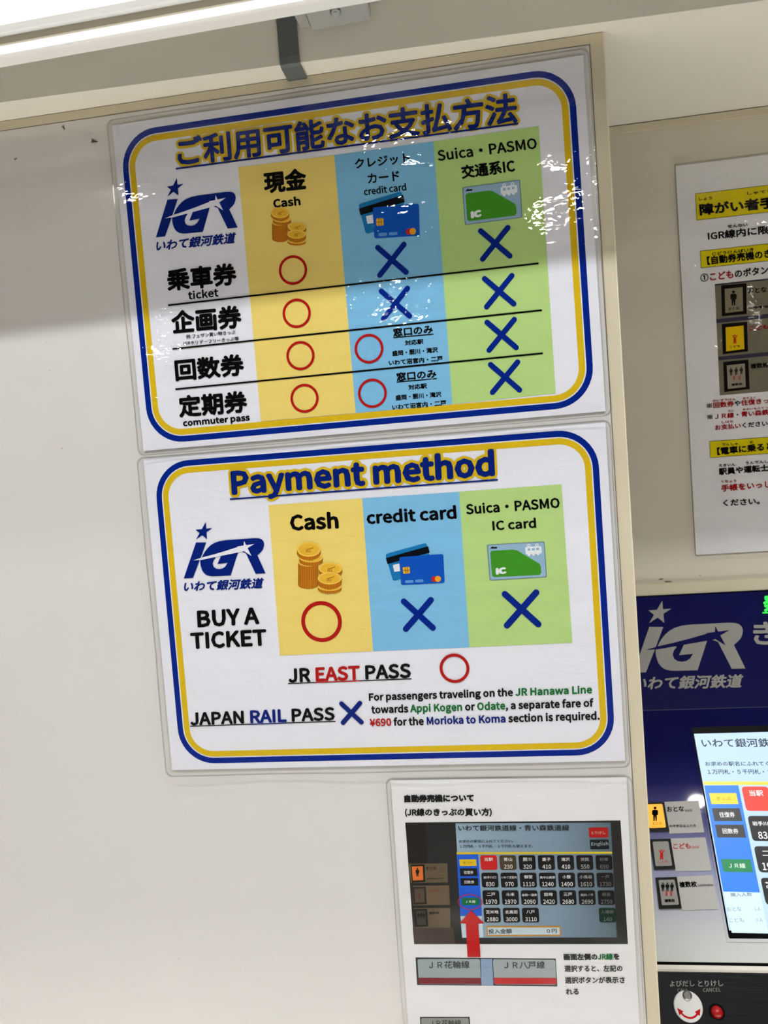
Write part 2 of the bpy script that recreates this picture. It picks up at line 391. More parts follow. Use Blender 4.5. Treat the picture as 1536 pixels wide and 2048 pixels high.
# added unseen narrow-beam lamps: floor bounce brightens the header's underside
for x in (-1.5, -.5, .5, 1.5):
    t = empty('bounce_fill_light', (x, -.88, CEIL))
    bm = bmesh.new(); n = 32
    vs = [[bm.verts.new((r * math.cos(2 * math.pi * k / n), r * math.sin(2 * math.pi * k / n), z)) for k in range(n)] for r, z in ((.06, -.001), (.075, -.008), (.09, -.005), (.09, 0))]
    for a, b in zip(vs, vs[1:]):
        for k in range(n): bm.faces.new((a[k], a[(k + 1) % n], b[(k + 1) % n], b[k]))
    bm_obj('trim_ring', bm, M_rail, t)
    ld = bpy.data.lights.new('downlight_lamp', 'AREA'); ld.shape = 'DISK'; ld.size = .11; ld.energy = 12; ld.color = (1.0, .98, .955); ld.spread = math.radians(46)
    lo = bpy.data.objects.new('downlight_lamp', ld); COL.objects.link(lo); lo.parent = t; lo.location = (0, 0, -.003)
    tag(t, 'added narrow-beam ceiling fill light, unseen, brightening the passage floor', 'ceiling light', 'added fill lights over the passage')

# two slim linear luminaires near the notice wall
for x, y, pw, lg in ((0.0, -.74, 21, 2.4), (0.0, -.42, 6.5, 2.4)):
    t = empty('linear_luminaire', (x, y, CEIL))
    box('housing', (-lg / 2 - .02, -.035, -.012), (lg / 2 + .02, .035, 0), M_rail, t, bevel=.002)
    ld = bpy.data.lights.new('luminaire_lamp', 'AREA'); ld.shape = 'RECTANGLE'; ld.size = lg; ld.size_y = .045; ld.energy = pw; ld.color = (.96, .98, 1.0)
    lo = bpy.data.objects.new('luminaire_lamp', ld); COL.objects.link(lo); lo.parent = t; lo.location = (0, 0, -.0135)
    tag(t, 'slim white linear ceiling luminaire ' + ('nearer the notice wall' if y > -.5 else 'farther from the notice wall'), 'ceiling light')

# ------------------------------------------------------------------ rail in front of the header, strap, clip
rail = empty('shutter_rail', (0, -.11, .475 + ZO))
def rprof(pts, name, mat):
    o = prism(name, [(y + .11, z - .475) for y, z in pts], -1.5, 1.5, mat, rail, slope=(0, .0153)); return o
rprof([(-.124, .4772), (-.129, .4779), (-.1315, .4815), (-.1315, .70), (.002, .70), (.002, .60), (-.085, .60), (-.085, .4772)], 'casing', M_rail)  # unseen top flange added to keep light from above off the header
rprof([(-.1245, .479), (-.1245, .4655), (-.121, .4655), (-.121, .479)], 'groove', pm('groove_shade', (176, 166, 146), .5, .3))  # shade of the recess under the casing, put into the groove's colour
rprof([(-.1308, .4589), (-.132, .4600), (-.132, .4652), (-.1300, .4672), (-.1212, .4676), (-.1212, .4660), (-.1288, .4644), (-.1290, .4586)], 'front_lip', M_rail)
tag(rail, 'long white shutter rail running above the notices in front of the header', 'rail')
hy = lambda x: -.0237 + .0337 * x
sa = at((560, 128), -.027); sb = at((599, 122), -.027)
x0, x1 = sa.x, sb.x
sx = (x1 - x0)
ys = hy(x0) - .001
k_ = .0016
prof = [(ys, .599 + ZO), (ys, .4775 + ZO), (ys + .001, .4732 + ZO), (ys + .0035, .4712 + ZO), (-.0010, .4708 + ZO),
        (-.0010, .4708 - k_ + ZO), (ys + .003, .4712 - k_ + ZO), (ys - k_ * .4, .4712 + ZO), (ys - k_, .4768 + ZO), (ys - k_, .599 + ZO)]
so = prism('metal_strap', prof, x0, x1, M_strap)
tag(so, 'dark grey metal strap bent under the header edge above the upper notice', 'strap')
# screwed plastic clip on the header face
q = [at((625, 63), -.031), at((743, 40), -.030), at((731, -14), -.052), at((606, 13), -.052)]
up = Vector((0, 0, .03)); c0 = sum(q, Vector()) / 4
root = empty('plastic_clip', c0)
q = [p - c0 for p in q]
bm = bmesh.new(); a = [bm.verts.new(p) for p in q]; b = [bm.verts.new(p + up) for p in q]
bm.faces.new(a); bm.faces.new(b[::-1])
for i in range(4): bm.faces.new((a[i], a[(i + 1) % 4], b[(i + 1) % 4], b[i]))
bmesh.ops.recalc_face_normals(bm, faces=bm.faces); bmesh.ops.bevel(bm, geom=bm.edges[:], offset=.0008, segments=2, affect='EDGES')
bm_obj('body', bm, M_plastic, root)
q2 = [at((601, 56), -.029), at((621, 54), -.029), at((607, 18), -.044), at((582, 18), -.044)]
bm = bmesh.new(); a = [bm.verts.new(p - c0) for p in q2]; b = [bm.verts.new(p - c0 + up) for p in q2]
bm.faces.new(a); bm.faces.new(b[::-1])
for i in range(4): bm.faces.new((a[i], a[(i + 1) % 4], b[(i + 1) % 4], b[i]))
bmesh.ops.recalc_face_normals(bm, faces=bm.faces)
bm_obj('side_tab', bm, M_plastic, root)
nrm = (q[1] - q[0]).cross(q[3] - q[0]).normalized()
if nrm.z > 0: nrm = -nrm
sp = at((671, 25), -.043) - c0
dd = sp - q[0]; sp = sp - nrm * dd.dot(nrm)
bm = bmesh.new()
bmesh.ops.create_cone(bm, cap_ends=True, segments=24, radius1=.0048, radius2=.0036, depth=.0016, matrix=Matrix.Translation(sp + nrm * .0008) @ nrm.to_track_quat('Z', 'Y').to_matrix().to_4x4())
bmesh.ops.create_cone(bm, cap_ends=True, segments=6, radius1=.0015, radius2=.0015, depth=.0006, matrix=Matrix.Translation(sp + nrm * .0018) @ nrm.to_track_quat('Z', 'Y').to_matrix().to_4x4())
bm_obj('screw', bm, pm('steel', (150, 150, 150), .25, .5, 1.0), root)
tag(root, 'grey plastic clip with a steel screw, beside the dark strap', 'clip')

# ------------------------------------------------------------------ insects stuck on the panel
def insect(px, size, ang, label):
    p = at(px, 0); t = empty('dead_insect', p, Matrix.Rotation(ang, 3, 'Y'))
    bm = bmesh.new()
    for cx, rx, rz in ((0, .5, .17), (.52, .16, .14), (-.45, .4, .12)):
        bmesh.ops.create_icosphere(bm, subdivisions=2, radius=1, matrix=Matrix.Translation((cx * size, -.12 * size, 0)) @ Matrix.Diagonal((rx * size, .12 * size, rz * size, 1)))
    bm_obj('body', bm, pm('insect_body', (38, 28, 20), .5, .4), t, True)
    for sg in (1, -1):
        pts = [(.2, 0), (-.1, .28 * sg), (-.7, .42 * sg), (-.95, .3 * sg), (-.5, .1 * sg)]
        mesh_obj('wing', [(x * size, -.2 * size, z * size) for x, z in pts], [tuple(range(5))], pm('insect_wing', (92, 78, 60), .4, .5), t)
        for k in range(3):
            a = Vector(((.25 - .25 * k) * size, -.1 * size, .1 * sg * size)); b = a + Vector(((.25 - .3 * k) * size, .05 * size, .42 * sg * size))
            o = Vector((.02 * size, 0, 0)); mesh_obj('leg', [a - o, a + o, b + o, b - o], [(0, 1, 2, 3)], pm('insect_body', (38, 28, 20)), t)
    tag(t, label, 'insect')
insect((128, 256), .0026, 1.2, 'small dark dead insect under the top trim, the left one of two')
insect((190, 283), .0040, .25, 'larger brown dead insect stuck beside the corner of the upper notice')

# ================================================================== artwork shared by the notices
def logo(s, zsrc, anchors, fg, bg, layer=4, tagline=True):
    """company emblem drawn in the frame of the lower notice (crop E)"""
    F = affine([(270, 910), (772, 880), (405, 565)], anchors)
    def T(l): return [F(*p) for p in l]
    i_ = [(345, 690), (408, 690), (372, 790), (327, 908), (270, 911)]
    g = [(373, 797), (450, 779), (468, 783), (455, 800), (449, 820), (455, 840), (470, 851), (490, 854), (510, 850), (527, 838), (541, 815), (478, 823), (500, 772), (605, 748), (560, 893), (460, 898), (436, 897), (415, 892), (398, 881), (384, 862), (375, 835), (372, 812)]
    r = [(381, 786), (388, 768), (399, 748), (415, 727), (436, 707), (460, 693), (490, 683), (530, 677), (700, 666), (728, 667), (745, 672), (757, 684), (762, 700), (760, 718), (753, 738), (740, 754), (722, 770), (772, 880), (712, 883), (652, 757), (620, 745), (600, 722), (520, 748), (450, 768)]
    def star(p):
        o = []
        for k in range(5):
            a, b = Vector(p[k]), Vector(p[(k + 1) % 5]); c, d = Vector(p[k - 1]), Vector(p[(k + 2) % 5])
            # intersection of (a -> p[k+2]) and (p[k-1] -> b)
            x1_, y1_, x2_, y2_ = *a, *d; x3, y3, x4, y4 = *c, *b
            den = (x1_ - x2_) * (y3 - y4) - (y1_ - y2_) * (x3 - x4)
            px = ((x1_ * y2_ - y1_ * x2_) * (x3 - x4) - (x1_ - x2_) * (x3 * y4 - y3 * x4)) / den
            py = ((x1_ * y2_ - y1_ * x2_) * (y3 - y4) - (y1_ - y2_) * (x3 * y4 - y3 * x4)) / den
            o += [tuple(a), (px, py)]
        return o
    st1 = star([(405, 565), (446, 602), (413, 670), (345, 672), (342, 612)])
    st2 = star([(640, 682), (703, 701), (686, 774), (636, 742), (598, 716)])
    sw = [(328, 800), (380, 783), (450, 765), (520, 745), (612, 716), (640, 745), (605, 752), (500, 773), (380, 797)]
    root = s.polys('logo', [(T(i_), 0, layer), (T(g), 0, layer), (T(r), 0, layer), (T(st1), 0, layer), (T(sw), 1, layer + 1), (T(st2), 1, layer + 1.5)], [fg, bg])
    if tagline: s.text('いわて銀河鉄道', None, (264, 996), (752, 972), (278, 930), [fg], .022, layer, amap=F, parent=root)

def coins(s, F, layer=4):
    side, top, edge, dk = ink((190, 116, 28)), ink((226, 178, 56)), ink((238, 196, 84)), ink((150, 92, 22))
    L_ = []; k = layer
    def coin(cx, cy, rx, ry, h):
        nonlocal k
        body = ell(cx, cy, rx, ry, 20, 180, 0)[::1]
        body = [(cx - rx, cy)] + [(cx + rx * math.cos(math.radians(a)), cy + h + ry * math.sin(math.radians(a))) for a in range(180, -1, -12)] + [(cx + rx, cy)]
        L_.append((body, 0, k))
        for a in range(168, 12, -14):
            x = cx + rx * math.cos(math.radians(a)); y = cy + ry * math.sin(math.radians(a)); L_.append(([(x - 1.5, y), (x + 1.5, y), (x + 1.5, y + h), (x - 1.5, y + h)], 3, k + .2))
        L_.append((ell(cx, cy, rx, ry), 2, k + .4)); L_.append((ell(cx, cy + 1, rx * .84, ry * .82), 1, k + .6))
        for dx in (-14, -4, 6): L_.append(([(cx + dx - 2, cy + 6), (cx + dx + 2, cy + 5), (cx + dx + 4, cy + 20), (cx + dx, cy + 21)], 3, k + .8))
        L_.append(([(cx - 16, cy + 2), (cx + 28, cy - 12), (cx + 30, cy - 8), (cx - 14, cy + 6)], 3, k + .8)); k += 1
    coin(1034, 812, 62, 26, 138); coin(1052, 783, 72, 30, 22); coin(1038, 732, 73, 46, 22)
    coin(1171, 850, 72, 37, 22); coin(1166, 962, 72, 26, 16); coin(1166, 910, 73, 38, 30)
    s.polys('coin_picture', [([F(*p) for p in pts], m, l) for pts, m, l in L_], [side, top, edge, dk])

def cards(s, F, layer=4):
    mats = [ink((28, 118, 178)), ink((16, 18, 24)), ink((226, 230, 236)), ink((18, 84, 186)), ink((222, 172, 56)), ink((96, 150, 214)), ink((196, 42, 34)), ink((236, 160, 40)), ink((150, 100, 20))]
    D_ = [(rrq([(187, 710), (405, 650), (440, 796), (228, 853)], .09), 0, 0), ([(190, 731), (414, 668), (423, 702), (199, 763)], 1, .5), ([(227, 768), (262, 760), (266, 800), (235, 804)], 2, .5),
          (rrq([(261, 726), (494, 709), (502, 862), (271, 874)], .08), 3, 1), (rrq([(279, 779), (316, 777), (319, 812), (282, 815)], .2), 4, 1.5),
          ([(291, 778), (294, 778), (297, 814), (294, 814)], 8, 2), ([(303, 778), (306, 778), (309, 813), (306, 813)], 8, 2), ([(279, 795), (317, 793), (317, 796), (279, 798)], 8, 2),
          (rrq([(292, 849), (336, 846), (337, 862), (293, 864)], .45), 5, 1.5), (rrq([(345, 845), (389, 843), (390, 858), (346, 860)], .45), 5, 1.5),
          (ell(446, 842, 15, 15), 6, 1.5), (ell(466, 841, 16, 16), 7, 2)]
    s.polys('card_picture', [([F(*p) for p in pts], m, layer + l) for pts, m, l in D_], mats)
def ic_card(s, F, layer=4):
    mats = [ink((110, 128, 140)), ink((146, 178, 204)), ink((66, 146, 40)), ink((228, 232, 236)), M_black, ink((146, 178, 204))]
    D_ = [(rrq([(725, 660), (1030, 643), (1043, 832), (740, 850)], .05), 0, 0), (rrq([(730, 663), (1026, 647), (1038, 829), (744, 846)], .05), 1, .4),
          ([(743, 702), (750, 693), (862, 686), (885, 690), (1002, 760), (1010, 774), (1013, 808), (1004, 820), (764, 832), (752, 824)], 2, 1),
          ([(741, 681), (757, 667), (757, 673), (779, 672), (779, 680)], 4, 1),
          (rrq([(927, 672), (1013, 667), (1017, 706), (931, 712)], .25), 3, 1), ([(940, 680), (954, 679), (955, 691), (941, 692)], 5, 1.5), ([(963, 679), (977, 678), (978, 690), (964, 691)], 5, 1.5), ([(986, 677), (1000, 676), (1001, 688), (987, 689)], 5, 1.5)]
    for x, y in ((948, 714), (972, 713), (996, 710)): D_.append((ell(x, y, 8, 6, 12), 3, 1.2))
    for x, y in ((947, 664), (990, 662)): D_ += [(ell(x, y, 9, 8, 12), 3, 1.2), (ell(x, y, 5, 4, 12), 5, 1.6)]
    o = s.polys('transit_card_picture', [([F(*p) for p in pts], m, layer + l) for pts, m, l in D_], mats)
    s.text('IC', None, (773, 820), (830, 813), (770, 784), [mats[3]], .06, layer + 2, amap=F, parent=o)

# ================================================================== NOTICE 1 (Japanese)
def a3(x, z, t, name, label, w=.210, h=.1485, yoff=-.0016):
    r = Matrix.Rotation(-t, 3, 'Y'); pl = Plane((x, yoff, z + ZO), r)
    root = empty(name, (x, yoff, z + ZO), r); s = Sheet(pl, root)
    tag(root, label, 'poster')
    mesh_obj('paper', [(-w, 0, -h), (w, 0, -h), (w, 0, h), (-w, 0, h)], [(0, 1, 2, 3)], M_paper, root)
    return s
def edges(s, l, r, t, b):
    return (s.L(l)[0], s.L(b)[1], s.L(r)[0], s.L(t)[1])
def borders(s, o):
    band(s, 'blue_border', o, None, .034, .0053, M_blue, 1)
    k = .0064; band(s, 'yellow_border', (o[0] + k, o[1] + k, o[2] - k, o[3] - k), None, .0275, .0054, M_yel, 1)
s = a3(.00017, .3057, .00434, 'payment_notice', 'laminated payment notice in Japanese, upper of the two blue and yellow bordered sheets')
s1 = s
o = edges(s, (246, 337), (1185, 723), (1078, 141), (370.7, 883)); borders(s, o)
s.quad('yellow_column', [zA(788, 322), zA(1378, 247), zC(1387, 1062), zC(805, 1115)], M_cy, 2)
s.quad('blue_column', [zA(1378, 247), zB(568, 337), zD(648, 975), zC(1387, 1062)], M_cb, 2)
s.quad('green_column', [zB(568, 337), zB(1145, 253), zD(1195, 918), zD(648, 975)], M_cg, 2)
TT = 'ご利用可能なお支払方法'
s.text(TT, zP, (357, 335), (1036, 247), (352, 276), [M_yel], .022, 3, grow=.0030, name='heading_outline')
s.line('heading_rule', (352, 338), (1036.5, 247.5), .0016, M_navy, 5)
s.text(TT, zP, (357, 335), (1036, 247), (352, 276), [M_navy], .022, 6, name='heading')
logo(s, None, [s.L(zA(283, 752)), s.L(zA(785, 692)), s.L(zA(412, 388))], M_navy, M_paper)
P2F = None
coins(s, affine([(1038, 735), (1168, 1003), (970, 960)], [s.L(zA(1046, 604)), s.L(zA(1150, 803)), s.L(zA(996, 770))]))
cards(s, affine([(261, 726), (494, 709), (271, 874)], [s.L(zB(235, 700)), s.L(zB(488, 678)), s.L(zB(243, 870))]))
ic_card(s, affine([(725, 660), (1030, 643), (740, 850)], [s.L(zB(725, 590)), s.L(zB(1043, 547)), s.L(zB(740, 797))]))
T = s.text
T('現金', zA, (950, 487), (1212, 460), (940, 352), bold=.03)
T('Cash', zA, (1006, 573), (1173, 556), (1000, 516), bold=.03)
T('クレジット', zB, (140, 490), (440, 455), (134, 434), bold=.02)
T('カード', zB, (210, 570), (384, 552), (204, 516), bold=.02)
T('credit card', zB, (188, 635), (420, 607), (183, 593), bold=.02)
T('Suica・PASMO', zB, (594, 447), (1138, 378), (586, 385), bold=.02)
T('交通系IC', zB, (724, 545), (1018, 508), (716, 470), bold=.028)
T('乗車券', zC, (232, 318), (660, 277), (222, 180), bold=.027)
T('ticket', zC, (360, 368), (546, 348), (356, 314), bold=.02)
T('企画券', zC, (260, 580), (690, 541), (250, 437), bold=.027)
T('例:フェザン買い物きっぷ', zC, (346, 608), (650, 578), (344, 583), bold=.014)
T('IGRホリデーフリーきっぷ等', zC, (331, 648), (670, 617), (329, 624), bold=.014)
T('回数券', zC, (282, 870), (706, 833), (271, 735), bold=.027)
T('定期券', zC, (305, 1093), (726, 1060), (294, 957), bold=.027)
T('commuter pass', zC, (328, 1156), (739, 1120), (324, 1108), bold=.03)
for dy, xo in ((0, 0), (235, 18)):
    q_ = lambda x, y, xo=xo, dy=dy: zD(x + xo, y + dy)
    T('窓口のみ', q_, (336, 620), (547, 600), (332, 574), bold=.025)
    s.line('lettering_rule', q_(335, 624), q_(548, 605), .0009, M_black, 4)
    T('対応駅', q_, (398, 666), (496, 657), (396, 638), bold=.025)
    T('盛岡・厨川・滝沢', q_, (331, 722), (573, 702), (328, 693), bold=.025)
    T('いわて沼宮内・二戸', q_, (313, 772), (599, 747), (310, 743), bold=.025)
for a, b in ((zC(235, 402), zD(1105, 230)), (zC(262, 670), zD(1122, 478)), (zC(280, 917), zD(1128, 706))): s.line('table_rule', a, b, .0015, M_black, 5)
for c in (zC(1002, 186), zC(1025, 451), zC(1048, 711), zC(1073, 973), zD(207, 682), zD(225, 918)): s.ring('circle_mark', c, .0130, .0023, M_red, 5)
for c in (zD(875, 125), zD(328, 212), zD(347, 443), zD(896, 378), zD(909, 609), zD(927, 833)): s.cross('cross_mark', c, .0167, .0046, M_blue, 5)
film(s.root, -.2140, -.1530, .2145, .1525, M_film, seed=1.0, amp=.0005)

# ================================================================== NOTICE 2 (English)
s = a3(0, 0, 0, 'payment_notice', 'laminated payment notice in English, lower of the two blue and yellow bordered sheets', yoff=-.0017)
o = edges(s, (312.5, 990), (1198, 934), (1115, 861.5), (426, 1526.5)); borders(s, o)
s.quad('yellow_column', [zE(790, 462), zE(1365, 420), zH(118, 313), zG(868, 438)], M_cy, 2)
s.quad('blue_column', [zE(1365, 420), zF(578, 380), zH(612, 293), zH(118, 313)], M_cb, 2)
s.quad('green_column', [zF(578, 380), zF(1120, 340), zH(1138, 270), zH(612, 293)], M_cg, 2)
PM = ((465, 1003.6), (991, 966), (460.5, 938.5))
s.text('Payment method', zP, *PM, [M_yel], .04, 3, grow=.0038, name='heading_outline')
s.line('heading_rule', zE(553, 425), zF(783, 316), .0014, M_navy, 5)
s.text('Payment method', zP, *PM, [M_navy], .034, 6, name='heading')
logo(s, None, [s.L(zE(270, 910)), s.L(zE(772, 880)), s.L(zE(405, 565))], M_navy, M_paper)
coins(s, lambda x, y: s.L(zE(x, y))); cards(s, lambda x, y: s.L(zF(x, y))); ic_card(s, lambda x, y: s.L(zF(x, y)))
T = s.text
T('Cash', zE, (925, 621), (1223, 606), (918, 515), bold=.03)
T('credit card', zF, (90, 553), (566, 524), (84, 480), bold=.028)
T('Suica・PASMO', zF, (617, 501), (1113, 466), (612, 444), bold=.024)
T('IC card', zF, (756, 586), (987, 571), (752, 532), bold=.024)
T('BUY A', zG, (319, 251), (733, 228), (313, 138), bold=.028)
T('TICKET', zG, (275, 396), (782, 372), (268, 284), bold=.028)
b_, c_ = colspec(('JR ', 0), ('EAST', 1), (' PASS', 0))
P_ = lambda z, x, y: z(x, y)
M3 = [M_black, M_red, M_navy, M_green]
s.text(b_, zP, zG(926, 620), zH(313, 450), zG(922, 523), M3, .028, 4, cols=c_)
s.line('lettering_rule', zG(923, 624), zH(316, 454), .0009, M_black, 4); s.line('lettering_rule', zG(1100, 617), zG(1402, 604.5), .0010, M_red, 5)
b_, c_ = colspec(('JAPAN ', 0), ('RAIL', 2), (' PASS', 0))
s.text(b_, zG, (271, 905), (1236, 870), (267, 817), M3, .028, 4, cols=c_)
s.line('lettering_rule', zG(268, 909), zG(1240, 876), .0009, M_black, 4); s.line('lettering_rule', zG(662, 895.6), zG(910, 887), .0010, M_navy, 5)
b_, c_ = colspec(('For passengers traveling on the ', 0), ('JR Hanawa Line', 3)); s.text(b_, zH, (98, 579), (1240, 541), (96, 526), M3, .028, 4, cols=c_)
b_, c_ = colspec(('towards ', 0), ('Appi Kogen', 3), (' or ', 0), ('Odate', 3), (', a separate fare of', 0)); s.text(b_, zH, (111, 644), (1248, 610), (108, 589), M3, .028, 4, cols=c_)
b_, c_ = colspec(('¥690', 1), (' for the ', 0), ('Morioka to Koma', 2), (' section is required.', 0)); s.text(b_, zH, (103, 710), (1279, 675), (100, 655), M3, .028, 4, cols=c_)
s.ring('circle_mark', zG(1146, 210), .0190, .0036, M_red, 5); s.ring('circle_mark', zH(535, 400), .0134, .0027, M_red, 5)
s.cross('cross_mark', zH(350, 125), .0176, .0054, M_blue, 5); s.cross('cross_mark', zH(878, 97), .0196, .0056, M_blue, 5); s.cross('cross_mark', zG(1346, 820), .0124, .0044, M_navy, 5)
film(s.root, -.2148, -.1535, .2138, .1505, M_film2, seed=2.3, edge=.002)

# ================================================================== touch-screen artwork (crop K frame), used as print and as the real screen
NAMES = [[('当駅', ''), ('青山', '230'), ('厨川', '320'), ('巣子', '410'), ('滝沢', '410'), ('渋民', '550'), ('好摩', '690')],
         [('岩手川口', '830'), ('いわて沼宮内', '970'), ('御堂', '1110'), ('奥中山高原', '1240'), ('小繋', '1490'), ('小鳥谷', '1610'), ('一戸', '1730')],
         [('二戸', '1970'), ('斗米', '1970'), ('金田一温泉', '2090'), ('目時', '2420'), ('三戸', '2680'), ('諏訪ノ平', '2690'), ('剣吉', '2750')],
         [('苫米地', '2880'), ('北高岩', '3000'), ('八戸', '3110'), None, None, None, ('入場券', '140')]]
def screen_art(s, F, mk, layer, real):
    """F maps crop-K pixels to the sheet; mk(rgb) gives ink or a lit colour"""
    q = lambda l: [F(*p) for p in l]
    K = 1299.7
    s.poly('screen_picture' if not real else 'screen_ground', q([(655, 38), (K + 1190, 30), (K + 1262, 1385), (735, 1390)] if not real else [(640, 30), (K + 1190, 30), (K + 1270, 1385), (738, 1385)]), mk('ground'), layer)
    s.poly('yellow_rule', q([(668, 379), (K + 1205, 372), (K + 1207, 396), (669, 404)]), mk((214, 190, 40)), layer + 1)
    s.poly('blue_menu', q([(670, 408), (925, 405), (968, 1130), (712, 1130)]), mk((26, 92, 214)), layer + 1)
    s.poly('count_box', q([(714, 1135), (968, 1135), (985, 1385), (735, 1388)]), mk((196, 214, 226)), layer + 1)
    T = lambda t, bl, br, tl, c=(225, 225, 225), b=.009, par=None, l=4: s.text(t, None, bl, br, tl, [mk(c)], b, layer + l, amap=F, parent=par)
    for (x0_, y0_, x1_, y1_), c, t, tc_ in (((700, 463, 900, 541), (226, 190, 28), 'きっぷ', (170, 140, 20)), ((706, 570, 910, 660), (20, 20, 22), '往復券', (220, 220, 220)), ((713, 685, 920, 773), (20, 20, 22), '回数券', (220, 220, 220)), ((725, 918, 935, 1003), (14, 110, 60), 'ＪＲ線', (225, 235, 225))):
        d = (y1_ - y0_) * .05
        o = s.poly('menu_button', q([(x0_, y0_), (x1_, y0_ - 2), (x1_ + d + 3, y1_ - 2), (x0_ + d + 3, y1_)]), mk(c), layer + 2)
        T(t, (x0_ + 50, y1_ - 26), (x1_ - 42, y1_ - 27), (x0_ + 48, y0_ + 26), tc_, .009, o)
    for r_, row in enumerate(NAMES):
        for c_, it in enumerate(row):
            if not it: continue
            x = 945 + 13.5 * r_ + 226.7 * c_; y = 414 + 207 * r_; col = (198, 30, 26) if (r_, c_) == (0, 0) else (10, 44, 32) if (r_, c_) == (3, 6) else (14, 14, 16)
            if (r_, c_) == (0, 1) and not real: col = (74, 62, 44)
            o = s.poly('fare_button', rrq(q([(x, y), (x + 198, y - 1), (x + 208, y + 172), (x + 12, y + 173)]), .16), mk(col), layer + 2)
            dim = 225 if c_ < 5 or real else (170 if c_ == 5 else 105)
            n = len(it[0]); wd = {2: 100, 3: 150, 4: 150}.get(n, 180) / 2; hh = 42 if n < 4 else 30
            if it[0]: T(it[0], (x + 104 - wd, y + 68), (x + 104 + wd, y + 67), (x + 102 - wd, y + 68 - hh), (dim,) * 3, .010, o)
            if it[1]: w_ = len(it[1]) * 17; T(it[1], (x + 109 - w_, y + 158), (x + 109 + w_, y + 157), (x + 107 - w_, y + 108), (dim,) * 3, .010, o)
    T('いわて銀河鉄道線・青い森鉄道線', (692, 126), (K + 700, 122), (688, 58), (22, 30, 36), .012)
    T('お求めの駅名にふれてください。', (698, 266), (1340, 262), (696, 232), (30, 38, 44), .012)
    T('１万円札・５千円札・２千円札も使えます。', (708, 326), (1572, 322), (706, 290), (30, 38, 44), .012)
    o = s.poly('cancel_button', rrq(q([(K + 928, 87), (K + 1155, 85), (K + 1162, 203), (K + 936, 207)]), .1), mk((170, 20, 18)), layer + 2)
    T('とりけし', (K + 962, 165), (K + 1128, 163), (K + 960, 130), (206, 160, 150), .012, o)
    o = s.poly('language_button', rrq(q([(K + 942, 230), (K + 1165, 228), (K + 1172, 340), (K + 950, 344)]), .1), mk((16, 22, 26)), layer + 2)
    T('English', (K + 962, 312), (K + 1160, 305), (K + 960, 258), (160, 180, 180), .004, o)
    o = s.poly('amount_box', q([(1022, 1250), (K + 597, 1250), (K + 603, 1366), (1026, 1370)]), mk((196, 140, 40)), layer + 2)
    s.poly('amount_field', q([(1036, 1266), (K + 583, 1266), (K + 588, 1350), (1040, 1354)]), mk((190, 208, 216)), layer + 3, o)
    T('投入金額', (1047, 1340), (1322, 1337), (1044, 1282), (30, 34, 36), .01, o)
    T('０円', (K + 434, 1334), (K + 553, 1331), (K + 432, 1285), (30, 34, 36), .01, o)

# ================================================================== NOTICE 3 (how to buy)
r3 = Matrix.Rotation(.00535, 3, 'Y')
c3 = Vector((.10508, -.0016, -.16286 + ZO)) + r3 @ Vector((0, 0, -.1485))
s = Sheet(Plane(c3, r3), empty('instruction_notice', c3, r3))
tag(s.root, 'laminated white instruction sheet with a photo of a fare screen, under the English notice', 'poster')
mesh_obj('paper', [(-.105, 0, -.1485), (.105, 0, -.1485), (.105, 0, .1485), (-.105, 0, .1485)], [(0, 1, 2, 3)], M_paperB, s.root)
T = s.text
T('自動券売機について', zI, (144, 191), (556, 187), (142, 145), bold=.045)
T('(JR線のきっぷの買い方)', zI, (148, 277), (661, 275), (147, 226), bold=.03)
ph = s.quad('photo_print', [zK(62, 30), zKb(1305, 5), zKb(1393, 1465), zK(168, 1466)], pm('photo_black', (14, 15, 15), .6, .2), 1)
gm = ramp_mat('photo_screen_print', 0, [(0, (142, 168, 184)), (.55, (120, 142, 162)), (.82, (84, 104, 116)), (1.0, (18, 24, 26))], .6, .2, 1 / .16, .045 / .16 + .0)
def mk3(c): return gm if c == 'ground' else ink(c)
screen_art(s, lambda x, y: s.L(zK(x, y)), mk3, 2, False)
qd = lambda n, l, c, lay: s.quad(n, [zK(*p) for p in l], ink(c), lay)
qd('photo_panel', [(62, 34), (300, 34), (330, 510), (100, 512)], (30, 27, 24), 2)
qd('photo_panel', [(150, 1275), (625, 1268), (655, 1462), (168, 1465)], (74, 62, 56), 2)
qd('photo_label', [(105, 515), (560, 508), (568, 735), (125, 742)], (98, 84, 64), 3)
qd('photo_label', [(148, 775), (582, 768), (590, 1000), (155, 1005)], (104, 88, 68), 3)
qd('photo_label', [(160, 1040), (592, 1035), (598, 1270), (168, 1275)], (100, 86, 66), 3)
qd('photo_lamp_frame', [(128, 525), (290, 520), (300, 730), (142, 738)], (26, 22, 18), 4)
qd('photo_lamp_frame', [(148, 785), (305, 783), (318, 990), (160, 997)], (44, 38, 32), 4)
qd('photo_lamp_frame', [(160, 1050), (320, 1048), (335, 1255), (175, 1262)], (34, 32, 27), 4)
qd('photo_lamp', [(140, 547), (270, 542), (276, 706), (152, 712)], (216, 112, 44), 5)
qd('photo_lamp', [(170, 808), (285, 806), (292, 968), (178, 972)], (84, 70, 60), 5)
qd('photo_lamp', [(190, 1072), (300, 1070), (308, 1232), (200, 1236)], (66, 64, 54), 5)
T('おとな', zK, (310, 588), (430, 582), (308, 552), [ink((30, 24, 18))]); T('※中学生以上の方', zK, (316, 702), (512, 696), (314, 680), [ink((30, 24, 18))])
T('こども', zK, (335, 852), (460, 845), (333, 815), [ink((130, 52, 34))]); T('複数枚', zK, (345, 1115), (465, 1110), (343, 1082), [ink((20, 18, 14))])
